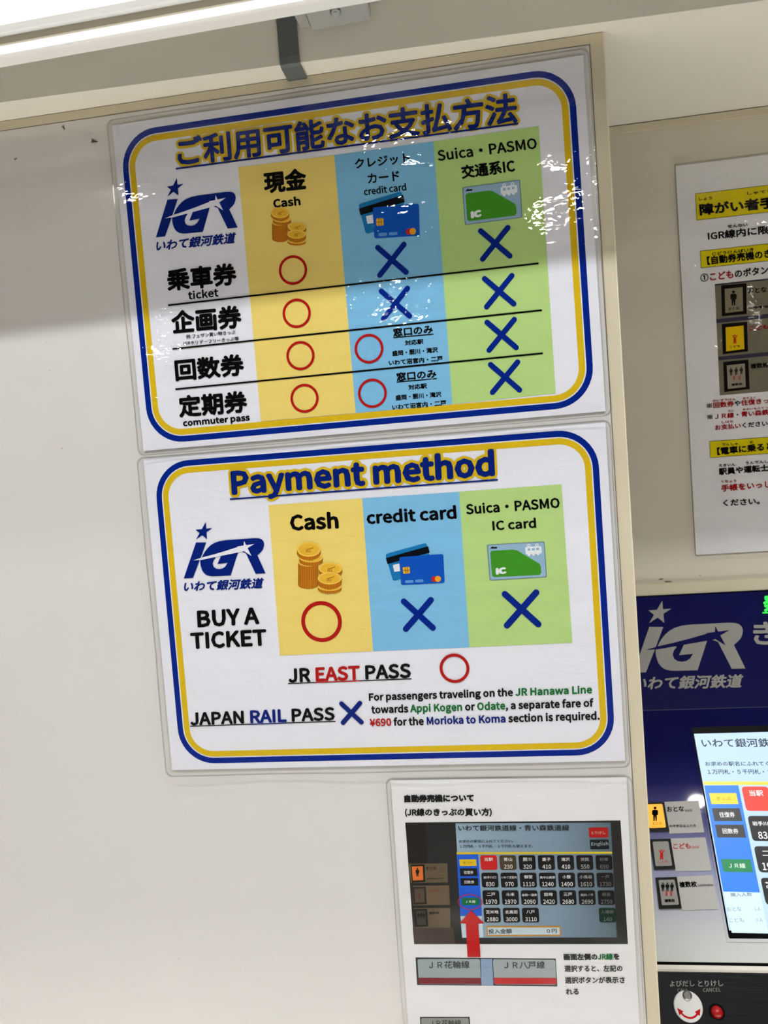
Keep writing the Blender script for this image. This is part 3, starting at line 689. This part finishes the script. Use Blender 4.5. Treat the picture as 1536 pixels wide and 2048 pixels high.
def manp(s, F, mat, layer, cx, cy, h, arms=False, parent=None):
    """pictogram person drawn in a flat frame; (cx, cy) top of the head, h height"""
    u = h / 10; L_ = [(ell(cx, cy + u, u * .95, u, 14), 0, layer)]
    if arms: L_ += [([(cx - 3 * u, cy + .6 * u), (cx - 2.3 * u, cy + .3 * u), (cx - .4 * u, cy + 2.8 * u), (cx - 1.3 * u, cy + 4 * u)], 0, layer), ([(cx + 3 * u, cy + .6 * u), (cx + 2.3 * u, cy + .3 * u), (cx + .4 * u, cy + 2.8 * u), (cx + 1.3 * u, cy + 4 * u)], 0, layer), ([(cx - 1.4 * u, cy + 2.8 * u), (cx + 1.4 * u, cy + 2.8 * u), (cx + 1.7 * u, cy + 10 * u), (cx + .3 * u, cy + 10 * u), (cx, cy + 8 * u), (cx - .3 * u, cy + 10 * u), (cx - 1.7 * u, cy + 10 * u)], 0, layer + .3)]
    else: L_ += [([(cx - 1.5 * u, cy + 2.2 * u), (cx + 1.5 * u, cy + 2.2 * u), (cx + 2.1 * u, cy + 3 * u), (cx + 2.1 * u, cy + 5.8 * u), (cx + 1.3 * u, cy + 5.8 * u), (cx + 1.2 * u, cy + 10 * u), (cx + .3 * u, cy + 10 * u), (cx, cy + 6.4 * u), (cx - .3 * u, cy + 10 * u), (cx - 1.2 * u, cy + 10 * u), (cx - 1.3 * u, cy + 5.8 * u), (cx - 2.1 * u, cy + 5.8 * u), (cx - 2.1 * u, cy + 3 * u)], 0, layer)]
    return s.polys('pictogram', [([F(*p) for p in pts], m, l) for pts, m, l in L_], [mat], parent)
FK = lambda x, y: s.L(zK(x, y))
manp(s, FK, M_black, 6, 207, 562, 100); manp(s, FK, ink((92, 52, 40)), 6, 230, 860, 70, True)
for dx in (0, 32, 64): manp(s, FK, ink((30, 30, 26)), 6, 218 + dx, 1090, 70)
T('おとな', zK, (172, 695), (245, 692), (171, 678), [ink((150, 60, 24))]); T('複数枚', zK, (210, 1228), (275, 1225), (208, 1205), [M_black])
s.ring('red_ellipse', zK(828, 962), .0111, .0007, ink((190, 20, 40)), 8, ry=.0074)
s.quad('red_arrow', [zK(838, 1062), zK(1000, 1215), zK(925, 1218), zJ(572, 378), zJ(498, 378), zK(778, 1218), zK(705, 1212)], ink((190, 18, 20)), 9)
def jr(z, off, tx, dark, cut=0):
    s.quad('button_picture', [z(p[0] + off[0], p[1] + off[1]) for p in dark], ink((40, 44, 46)), 1)
s.quad('button_picture', [zJ(202, 383), zJ(1000, 390), zJ(1009, 548), zJ(211, 540)], ink((48, 54, 56)), 1)
s.quad('button_picture', [zJ(572, 390), zJ(638, 391), zJ(645, 543), zJ(577, 541)], ink((136, 160, 190)), 2)
lj = lambda l: [s.L(zJ(*p)) for p in l]
s.poly('button_picture', rrq(lj([(213, 393), (568, 391), (574, 536), (222, 534)]), .08), ink((152, 166, 168)), 2); s.poly('button_picture', lj([(219, 498), (573, 499), (574, 534), (222, 532)]), ink((124, 26, 34)), 3)
s.poly('button_picture', rrq(lj([(642, 393), (997, 396), (1003, 538), (650, 536)]), .08), ink((158, 168, 170)), 2); s.poly('button_picture', lj([(648, 498), (1001, 499), (1003, 535), (651, 534)]), ink((190, 22, 26)), 3)
T('ＪＲ花輪線', zJ, (279, 446), (510, 444), (277, 403), [ink((40, 44, 50))], bold=.008); T('ＪＲ八戸線', zJ, (707, 447), (938, 446), (705, 405), [ink((40, 44, 50))], bold=.008)
b_, c_ = colspec(('画面左側の', 0), ('JR線', 3), ('を', 0)); s.text(b_, zJ, (1046, 398), (1363, 396), (1043, 361), M3, .03, 4, cols=c_)
T('選択すると、左記の', zJ, (1050, 464), (1380, 463), (1048, 427), bold=.02); T('選択ボタンが表示さ', zJ, (1053, 531), (1393, 529), (1051, 493), bold=.02); T('れる', zJ, (1058, 594), (1132, 593), (1056, 560), bold=.02)
s.quad('button_picture', [zJ(227, 721), zJ(510, 721), zJ(530, 1000), zJ(245, 1000)], ink((30, 32, 32)), 1)
s.poly('button_picture', rrq(lj([(234, 728), (504, 728), (512, 880), (240, 880)]), .06), ink((140, 142, 136)), 2); T('ＪＲ花輪線', zJ, (286, 776), (462, 774), (284, 738), [ink((40, 42, 40))], bold=.006)
film(s.root, -.1092, -.1530, .1095, .1516, M_film2, seed=4.1, nx=40, nz=56)

# ================================================================== NOTICE 4 on the recessed panel
c4 = Vector((.3254 + .1485, YB - .0012, .4222 + ZO - .21))
s = Sheet(Plane(c4), empty('disability_discount_notice', c4))
tag(s.root, 'laminated white notice with yellow heading bars, on the recessed panel above the machine', 'poster')
mesh_obj('paper', [(-.1485, 0, -.21), (.1485, 0, -.21), (.1485, 0, .21), (-.1485, 0, .21)], [(0, 1, 2, 3)], M_paperB, s.root)
M_y4 = ink((222, 204, 22)); R4 = [M_black, ink((160, 24, 28))]
def bar(z, tl, bl, w_):
    a, b = s.L(z(*tl)), s.L(z(*bl)); x = (a[0] + b[0]) / 2
    o = s.poly('yellow_bar', [(x, a[1]), (x, b[1]), (x + w_, b[1]), (x + w_, a[1])], M_black, 1)
    s.poly('yellow_fill', [(x + .0005, a[1] - .0005), (x + .0005, b[1] + .0005), (x + w_ - .0005, b[1] + .0005), (x + w_ - .0005, a[1] - .0005)], M_y4, 2, o)
bar(zN, (905, 808), (920, 1040), .255); bar(zN, (948, 1302), (958, 1452), .245); bar(zQ, (445, 583), (458, 773), .235)
def t4(body, z, bl, br, tl, fit=None, red=None, b=.022):
    cols = [1 if (red and any(a <= i < e for a, e in red)) else 0 for i in range(len(body))]
    s.text(body, z, bl, br, tl, R4, b, 4, fit=fit, cols=cols)
ALL = [(0, 99)]
t4('障がい者手帳をお持ちの方', zN, (948, 1000), (1465, 948), (938, 898), '障がい者', b=.03); t4('しょう', zN, (938, 870), (1053, 860), (937, 842)); t4('しゃてちょう', zN, (1355, 822), (1517, 805), (1353, 795), 'しゃて')
t4('IGR線内に限り利用できます', zN, (1018, 1214), (1440, 1167), (1013, 1140), 'IGR線内に'); t4('せんない', zN, (1186, 1108), (1360, 1090), (1184, 1078))
t4('【自動券売機のきっぷ】', zN, (1012, 1426), (1492, 1370), (1005, 1352), '【自動券売機の', b=.028); t4('じどうけんばいき', zN, (1056, 1345), (1412, 1305), (1054, 1315))
t4('①こどものボタンを押す', zO, (475, 196), (1540, 66), (468, 62), '①こどものボタン', [(1, 4)])
s.quad('photo_print', [zO(700, 222), zO(2400, 42), zO(2480, 1822), zO(780, 1966)], ink((122, 116, 98)), 1)
for l in ([(700, 222), (2400, 42), (2402, 62), (701, 246)], [(720, 770), (2420, 600), (2424, 668), (728, 832)], [(750, 1360), (2450, 1200), (2453, 1262), (760, 1418)]): s.quad('photo_stripe', [zO(*p) for p in l], ink((62, 60, 76)), 2)
for f_, i_, c in (([(800, 242), (1196, 208), (1200, 690), (812, 727)], [(855, 298), (1135, 270), (1145, 645), (865, 675)], (138, 130, 106)), ([(810, 847), (1207, 812), (1221, 1275), (826, 1322)], [(870, 902), (1150, 870), (1164, 1240), (880, 1276)], (226, 186, 20)), ([(832, 1442), (1226, 1404), (1247, 1865), (850, 1912)], [(888, 1496), (1170, 1465), (1186, 1834), (905, 1866)], (150, 140, 124))):
    s.quad('photo_lamp_frame', [zO(*p) for p in f_], ink((26, 22, 20)), 3); s.quad('photo_lamp', [zO(*p) for p in i_], ink(c), 4)
FO = lambda x, y: s.L(zO(x, y))
manp(s, FO, ink((30, 26, 24)), 5, 993, 322, 235); manp(s, FO, ink((178, 60, 30)), 5, 1014, 1014, 140, True)
for dx in (0, 80, 160): manp(s, FO, ink((52, 46, 42)), 5, 955 + dx, 1530 - dx * .1, 125)
for dx in (0, 90): manp(s, FO, ink((176, 70, 56)), 6, 1000 + dx, 1655, 70, True)
t4('おとな', zO, (915, 635), (1085, 618), (913, 590)); t4('こども', zO, (935, 1225), (1100, 1208), (933, 1185)); t4('複数枚', zO, (960, 1820), (1138, 1805), (957, 1780), b=.03)
t4('おとな', zO, (1220, 370), (1515, 347), (1217, 285)); t4('※中学生以上の方', zO, (1225, 618), (1900, 570), (1223, 575)); t4('こども', zO, (1242, 950), (1540, 925), (1238, 880), None, ALL); t4('複数枚', zO, (1262, 1552), (1545, 1528), (1257, 1468), b=.03)
t4('※回数券や往復きっぷは', zQ, (418, 215), (1042, 160), (414, 150), '※回数券や往復き', [(1, 4), (5, 10)]); t4('かいすうけん', zQ, (484, 140), (750, 118), (482, 112), None, ALL); t4('おうふく', zQ, (828, 110), (972, 98), (827, 83), None, ALL)
t4('※ＪＲ線・青い森鉄道線は', zQ, (426, 342), (1045, 290), (422, 278), '※ＪＲ線・青い森', [(1, 4), (5, 20)]); t4('せん', zQ, (658, 250), (728, 244), (657, 228), None, ALL); t4('あおいもりてつ', zQ, (825, 234), (1116, 210), (824, 212), None, ALL)
t4('お支払いください。', zQ, (512, 460), (1112, 410), (508, 398), 'お支払いください', [(0, 4)]); t4('しはら', zQ, (588, 382), (718, 370), (587, 354), None, ALL)
t4('【電車に乗るとき】', zQ, (537, 744), (1072, 692), (530, 655), '【電車に乗る', b=.028); t4('でんしゃ', zQ, (588, 638), (772, 625), (587, 608)); t4('の', zQ, (908, 612), (945, 608), (906, 584))
t4('駅員や運転士さんに', zQ, (557, 970), (1122, 925), (550, 890), '駅員や運転士', b=.028); t4('えきいん', zQ, (556, 875), (745, 860), (554, 845)); t4('うんてんし', zQ, (860, 850), (1118, 828), (858, 818))
t4('手帳をいっしょにお見せ', zQ, (584, 1160), (1050, 1118), (578, 1080), '手帳をいっ', ALL, .026); t4('てちょう', zQ, (576, 1060), (755, 1048), (574, 1030), None, ALL)
t4('ください。', zQ, (604, 1325), (1022, 1300), (600, 1250))
film(s.root, -.150, -.2115, .150, .2115, M_film, seed=5.0, nx=50, nz=60, r=.002, edge=.0006)

# ================================================================== TICKET MACHINE
ZS = -.1693 + ZO; YM = .200; TH = math.radians(34.2)
mroot = empty('ticket_machine', (.55, YM + .12, 0))
tag(mroot, 'blue and white touch screen ticket machine set back to the right of the notices', 'ticket machine')
def mpart(o):
    o.parent = mroot; o.matrix_parent_inverse = Matrix.Translation(-mroot.location); return o
M_fasc = pm('navy_fascia', (12, 15, 74), .1, .35, mottle=.03)
X0, X1 = .232, .93
up_ = mpart(box('upper_fascia', (X0, YM, ZS + .0001), (X1, YM + .25, -.0405 + ZO - .001), M_fasc, bevel=.0002))
su = Sheet(Plane((.26, YM, ZS)), empty('header_print', (.26, YM, ZS)), -.0004); mpart(su.root)
GREY = pm('silver_print', (150, 148, 142), .45, .3)
logo_anchor = [su.L(zL(1115, 875)), su.L(zL(375, 272)), su.L(zL(230, 910))]
Fm = affine([(772, 880), (405, 565), (327, 908)], logo_anchor)
logo(su, None, [Fm(270, 910), Fm(772, 880), Fm(405, 565)], GREY, M_fasc, 2)
su.text('きっぷうりば', zL, (1183, 668), (1395, 662), (1183, 462), [GREY], .02, 2, fit='き')
gl = em('led_green', (40, 255, 60), 2.2)
su.text('発売中', zL, (1275, 372), (1420, 368), (1272, 225), [gl], .03, 2, fit='発'); su.line('led_rule', zL(1268, 380), zL(1700, 372), .0012, gl, 2)
su.quad('led_window', [zL(1262, 205), zL(1720, 190), zL(1730, 392), zL(1268, 402)], pm('led_window', (10, 14, 60), .2, .6), 1)
# lower, sloping fascia
rl = Matrix.Rotation(-TH, 3, 'X')
pl = Plane((.26, YM, ZS), rl)
if (rl @ Vector((0, 0, -1))).y > 0: rl = Matrix.Rotation(TH, 3, 'X'); pl = Plane((.26, YM, ZS), rl)
lroot = empty('sloping_console', (.26, YM, ZS), rl); mpart(lroot)
s = Sheet(pl, lroot, -.0004)
vb = s.L(zM(250, 1530))[1]; vk0 = s.L(zM(252, 1550))[1]; vk1 = s.L(zM(254, 1606))[1]
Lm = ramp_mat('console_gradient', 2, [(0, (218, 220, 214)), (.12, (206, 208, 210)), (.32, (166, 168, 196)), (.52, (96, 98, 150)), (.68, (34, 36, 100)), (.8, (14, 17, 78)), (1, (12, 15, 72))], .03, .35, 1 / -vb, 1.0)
a0, a1 = X0 - .26, X1 - .26
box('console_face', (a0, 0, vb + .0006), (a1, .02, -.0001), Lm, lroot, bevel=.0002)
box('seam', (a0, .002, vb - .003), (a1, .02, vb + .0006), pm('seam_black', (10, 10, 10), .8, .1), lroot)
prism('ledge', [(.02, vk0 + .0005), (-.0015, vk0), (-.0025, vk0 - .003), (-.0025, vk1 + .002), (-.001, vk1), (.02, vk1)], a0, a1, M_header, lroot)
M_brush = pm('black_brushed', (9, 10, 14), .3, .25, .0, bump=(90, .5, (.25, 1, 2.5)), mottle=.35)
box('control_plate', (a0, .0, vk1 - .13), (a1, .02, vk1 - .0006), M_brush, lroot)
mpart(box('cabinet', (X0, .06, 0), (X1, .45, ZS - .40), pm('cabinet_white', (205, 206, 204), .4, .4), bevel=.002))
# screen
bz = [s.L(zS(5, 65)), s.L(zS(335, 1865))]; sc = [s.L(zS(27, 122)), s.L(zS(335, 1798))]
xl = (bz[0][0] + bz[1][0]) / 2; sl = (sc[0][0] + sc[1][0]) / 2
sw_ = .335
M_bez = pm('bezel_black', (8, 8, 9), .2, .1)
band_ = rr(xl, bz[1][1], xl + sw_ + .012, bz[0][1], .002, 3)
box('screen_bezel', (xl, -.0018, bz[1][1]), (xl + sw_ + .012, .001, bz[0][1]), M_bez, lroot, bevel=.0007)
box('bezel_surround', (xl - .0025, -.0009, bz[1][1] - .0035), (xl + sw_ + .0145, .0005, bz[0][1] + .0008), Lm, lroot, bevel=.0005)
s2 = Sheet(pl, lroot, -.0020)
scr = s2.poly('lit_screen', [(sl, sc[1][1]), (sl, sc[0][1]), (sl + sw_, sc[0][1]), (sl + sw_, sc[1][1])], em('lit_ground', (186, 214, 246), 1.0), 0)
def mkl(c):
    if c == 'ground': return em('lit_ground', (186, 214, 246), 1.0)
    d = {(26, 92, 214): (50, 128, 235), (198, 30, 26): (240, 70, 60), (14, 14, 16): (36, 36, 38), (20, 20, 22): (58, 58, 60), (214, 190, 40): (238, 216, 84), (226, 190, 28): (246, 212, 64),
         (196, 214, 226): (208, 234, 250), (225, 225, 225): (250, 250, 250), (220, 220, 220): (235, 235, 235), (14, 110, 60): (36, 134, 84)}.get(tuple(c), tuple(c))
    return em('lit_%02x%02x%02x' % d, d, 1.0)
FS = affine([(670, 408), (712, 1130), (945, 414)], [s2.L(zS(118, 563)), s2.L(zS(280, 1466)), s2.L(zS(433, 572))])
screen_art(s2, FS, mkl, 1, True)
G9 = [em('lit_grey', (120, 132, 142), 1.0)]
s2.text('購入人数', zS, (342, 1512), (528, 1508), (337, 1478), G9, .01, 6, parent=scr); s2.text('おとな', zS, (316, 1637), (437, 1633), (308, 1600), G9, .0, 6, parent=scr); s2.text('１人', zS, (548, 1633), (600, 1630), (542, 1598), G9, .0, 6, parent=scr)
s2.text('こども', zS, (334, 1730), (457, 1726), (326, 1693), G9, .0, 6, parent=scr); s2.text('０人', zS, (562, 1727), (618, 1724), (556, 1693), G9, .0, 6, parent=scr)
# three lamp buttons with their label plates
M_plate = pm('label_plate', (190, 188, 182), .4, .4)
def prismq(name, pts, y0, y1, mat, parent):
    n = len(pts); v = [(x, y1, z) for x, z in pts] + [(x, y0, z) for x, z in pts]
    f = [tuple(range(n)), tuple(range(n, 2 * n))[::-1]] + [(i, n + i, n + (i + 1) % n, (i + 1) % n) for i in range(n)]
    o = mesh_obj(name, v, f, mat, parent); bm = bmesh.new(); bm.from_mesh(o.data); bmesh.ops.recalc_face_normals(bm, faces=bm.faces); bm.to_mesh(o.data); bm.free(); return o
def sq(l): return [s.L(zM(*p)) for p in l]
BT = [([(285, 185), (575, 172), (622, 440), (330, 452)], [(107, 189), (285, 185), (328, 432), (152, 436)], [(130, 209), (268, 205), (299, 402), (160, 407)]),
      ([(338, 492), (632, 482), (683, 760), (383, 767)], [(160, 500), (338, 495), (379, 748), (203, 754)], [(186, 521), (318, 518), (351, 722), (212, 726)]),
      ([(390, 812), (690, 800), (739, 1085), (432, 1093)], [(212, 820), (390, 815), (431, 1078), (243, 1083)], [(236, 842), (370, 838), (408, 1048), (265, 1053)])]
mats_b = [em('amber_lamp', (255, 170, 30), 1.0), pm('lamp_off', (150, 148, 140), .3, .5), pm('lamp_off', (150, 148, 140), .3, .5)]
for k, (p_, f_, i_) in enumerate(BT):
    prismq('label_plate', sq(p_), .0, -.0008, M_plate, lroot)
    b_o = prismq('lamp_button', sq(f_), .0, -.0022, pm('button_frame', (12, 11, 10), .3, .2), lroot)
    prismq('button_lens', rrq(sq(i_), .08), -.001, -.0030, mats_b[k], b_o)
    if k == 0: b_o['label'] = 'lit orange adult button'
s3 = Sheet(pl, lroot, -.0032)
FM = lambda x, y: s3.L(zM(x, y))
manp(s3, FM, M_black, 0, 207, 228, 120); manp(s3, FM, ink((206, 40, 44)), 0, 262, 588, 82, True)
for dx in (0, 38, 76): manp(s3, FM, ink((30, 28, 30)), 0, 272 + dx, 862, 74)
for dx in (0, 38): manp(s3, FM, ink((196, 50, 50)), 0, 303 + dx, 932, 44, True)
s3.text('おとな', zM, (188, 382), (265, 379), (184, 357), [ink((170, 100, 20))], .0, 0); s3.text('こども', zM, (232, 702), (318, 699), (230, 678), [ink((190, 70, 70))], .01, 0); s3.text('複数枚', zM, (288, 1030), (375, 1027), (285, 1002), [M_black], .03, 0)
s4 = Sheet(pl, lroot, -.0009)
s4.text('おとな', zM, (310, 270), (455, 264), (305, 224), None, .02, 1); s4.text('Adult', zM, (462, 268), (522, 265), (459, 246), None, .01, 1); s4.text('※中学生以上の方', zM, (332, 400), (555, 396), (328, 376), None, .02, 1)
R_ = [ink((196, 44, 48))]; s4.text('こども', zM, (363, 581), (508, 577), (359, 534), R_, .02, 1); s4.text('Child', zM, (514, 578), (578, 575), (511, 555), R_, .01, 1)
s4.text('複数枚', zM, (414, 904), (562, 898), (409, 854), None, .03, 1); s4.text('Combination', zM, (568, 895), (697, 892), (565, 873), None, .02, 1)
# call flap and cancel button on the black plate
s5 = Sheet(pl, lroot, -.0003); Gt = [pm('silver_print', (150, 148, 142))]
s5.text('よびだし', zM, (334, 1735), (543, 1731), (330, 1684), Gt, .012, 1); s5.text('とりけし', zM, (572, 1735), (783, 1730), (568, 1684), Gt, .012, 1)
s5.text('CALL', zM, (400, 1779), (491, 1776), (396, 1751), Gt, .0, 1); s5.text('CANCEL', zM, (614, 1779), (763, 1775), (610, 1747), Gt, .0, 1)
def disc(name, cx, cz, r, y0, y1, mat, parent, bev=.0008, n=48):
    pf = [(r, y0), (r, y1 + bev), (r - bev, y1), (0, y1)]; v = []; f = []
    for rr_, y in pf[:-1]: v += [(cx + rr_ * math.cos(2 * math.pi * i / n), y, cz + rr_ * math.sin(2 * math.pi * i / n)) for i in range(n)]
    for k in range(2): f += [(k * n + i, k * n + (i + 1) % n, (k + 1) * n + (i + 1) % n, (k + 1) * n + i) for i in range(n)]
    f.append(tuple(range(2 * n, 3 * n))); o = mesh_obj(name, v, f, mat, parent)
    bm = bmesh.new(); bm.from_mesh(o.data); bmesh.ops.recalc_face_normals(bm, faces=bm.faces); bm.to_mesh(o.data); bm.free(); return o
dc = s.L(zM(485, 1900)); dr = abs(s.L(zM(605, 1905))[0] - s.L(zM(364, 1893))[0]) / 2
fl = disc('call_flap', dc[0], dc[1], dr, 0, -.0035, pm('white_plastic', (226, 226, 222), .3, .5), lroot)
pc = s.L(zM(474, 1806)); disc('pivot_screw', pc[0], pc[1], .0042, -.003, -.0058, pm('steel', (150, 150, 150), .25, .5, 1.0), fl, .0012)
s6 = Sheet(pl, lroot, -.0036); pts = []; ra = dr * .76
arc = [(dc[0] + ra * math.cos(math.radians(a)), dc[1] + ra * math.sin(math.radians(a))) for a in range(218, 325, 6)]; arc2 = [(dc[0] + (ra - .0016) * math.cos(math.radians(a)), dc[1] + (ra - .0016) * math.sin(math.radians(a))) for a in range(218, 325, 6)]
L_ = [([arc[i], arc[i + 1], arc2[i + 1], arc2[i]], 0, 1) for i in range(len(arc) - 1)]
for e, sg in ((218, -1), (320, 1)):
    a = math.radians(e); c = Vector((dc[0] + (ra - .0008) * math.cos(a), dc[1] + (ra - .0008) * math.sin(a))); tg = Vector((-math.sin(a), math.cos(a))) * sg; nn = Vector((math.cos(a), math.sin(a)))
    L_.append(([tuple(c + nn * .0026), tuple(c + tg * .0055), tuple(c - nn * .0026)], 0, 1.5))
s6.polys('turn_arrow', L_, [ink((190, 30, 34))], fl)
cc = s.L(zM(727, 1948)); rb = abs(s.L(zM(778, 1950))[0] - s.L(zM(676, 1946))[0]) / 2
bk = disc('cancel_button', cc[0], cc[1], rb * 1.3, 0, -.002, M_bez, lroot)
bm = bmesh.new(); bmesh.ops.create_uvsphere(bm, u_segments=32, v_segments=16, radius=1, matrix=Matrix.Translation((cc[0], -.0015, cc[1])) @ Matrix.Diagonal((rb, .007, rb, 1)))
bm_obj('button_cap', bm, pm('red_cap', (176, 22, 24), .12, .6), bk, True)['label'] = 'round red cap'
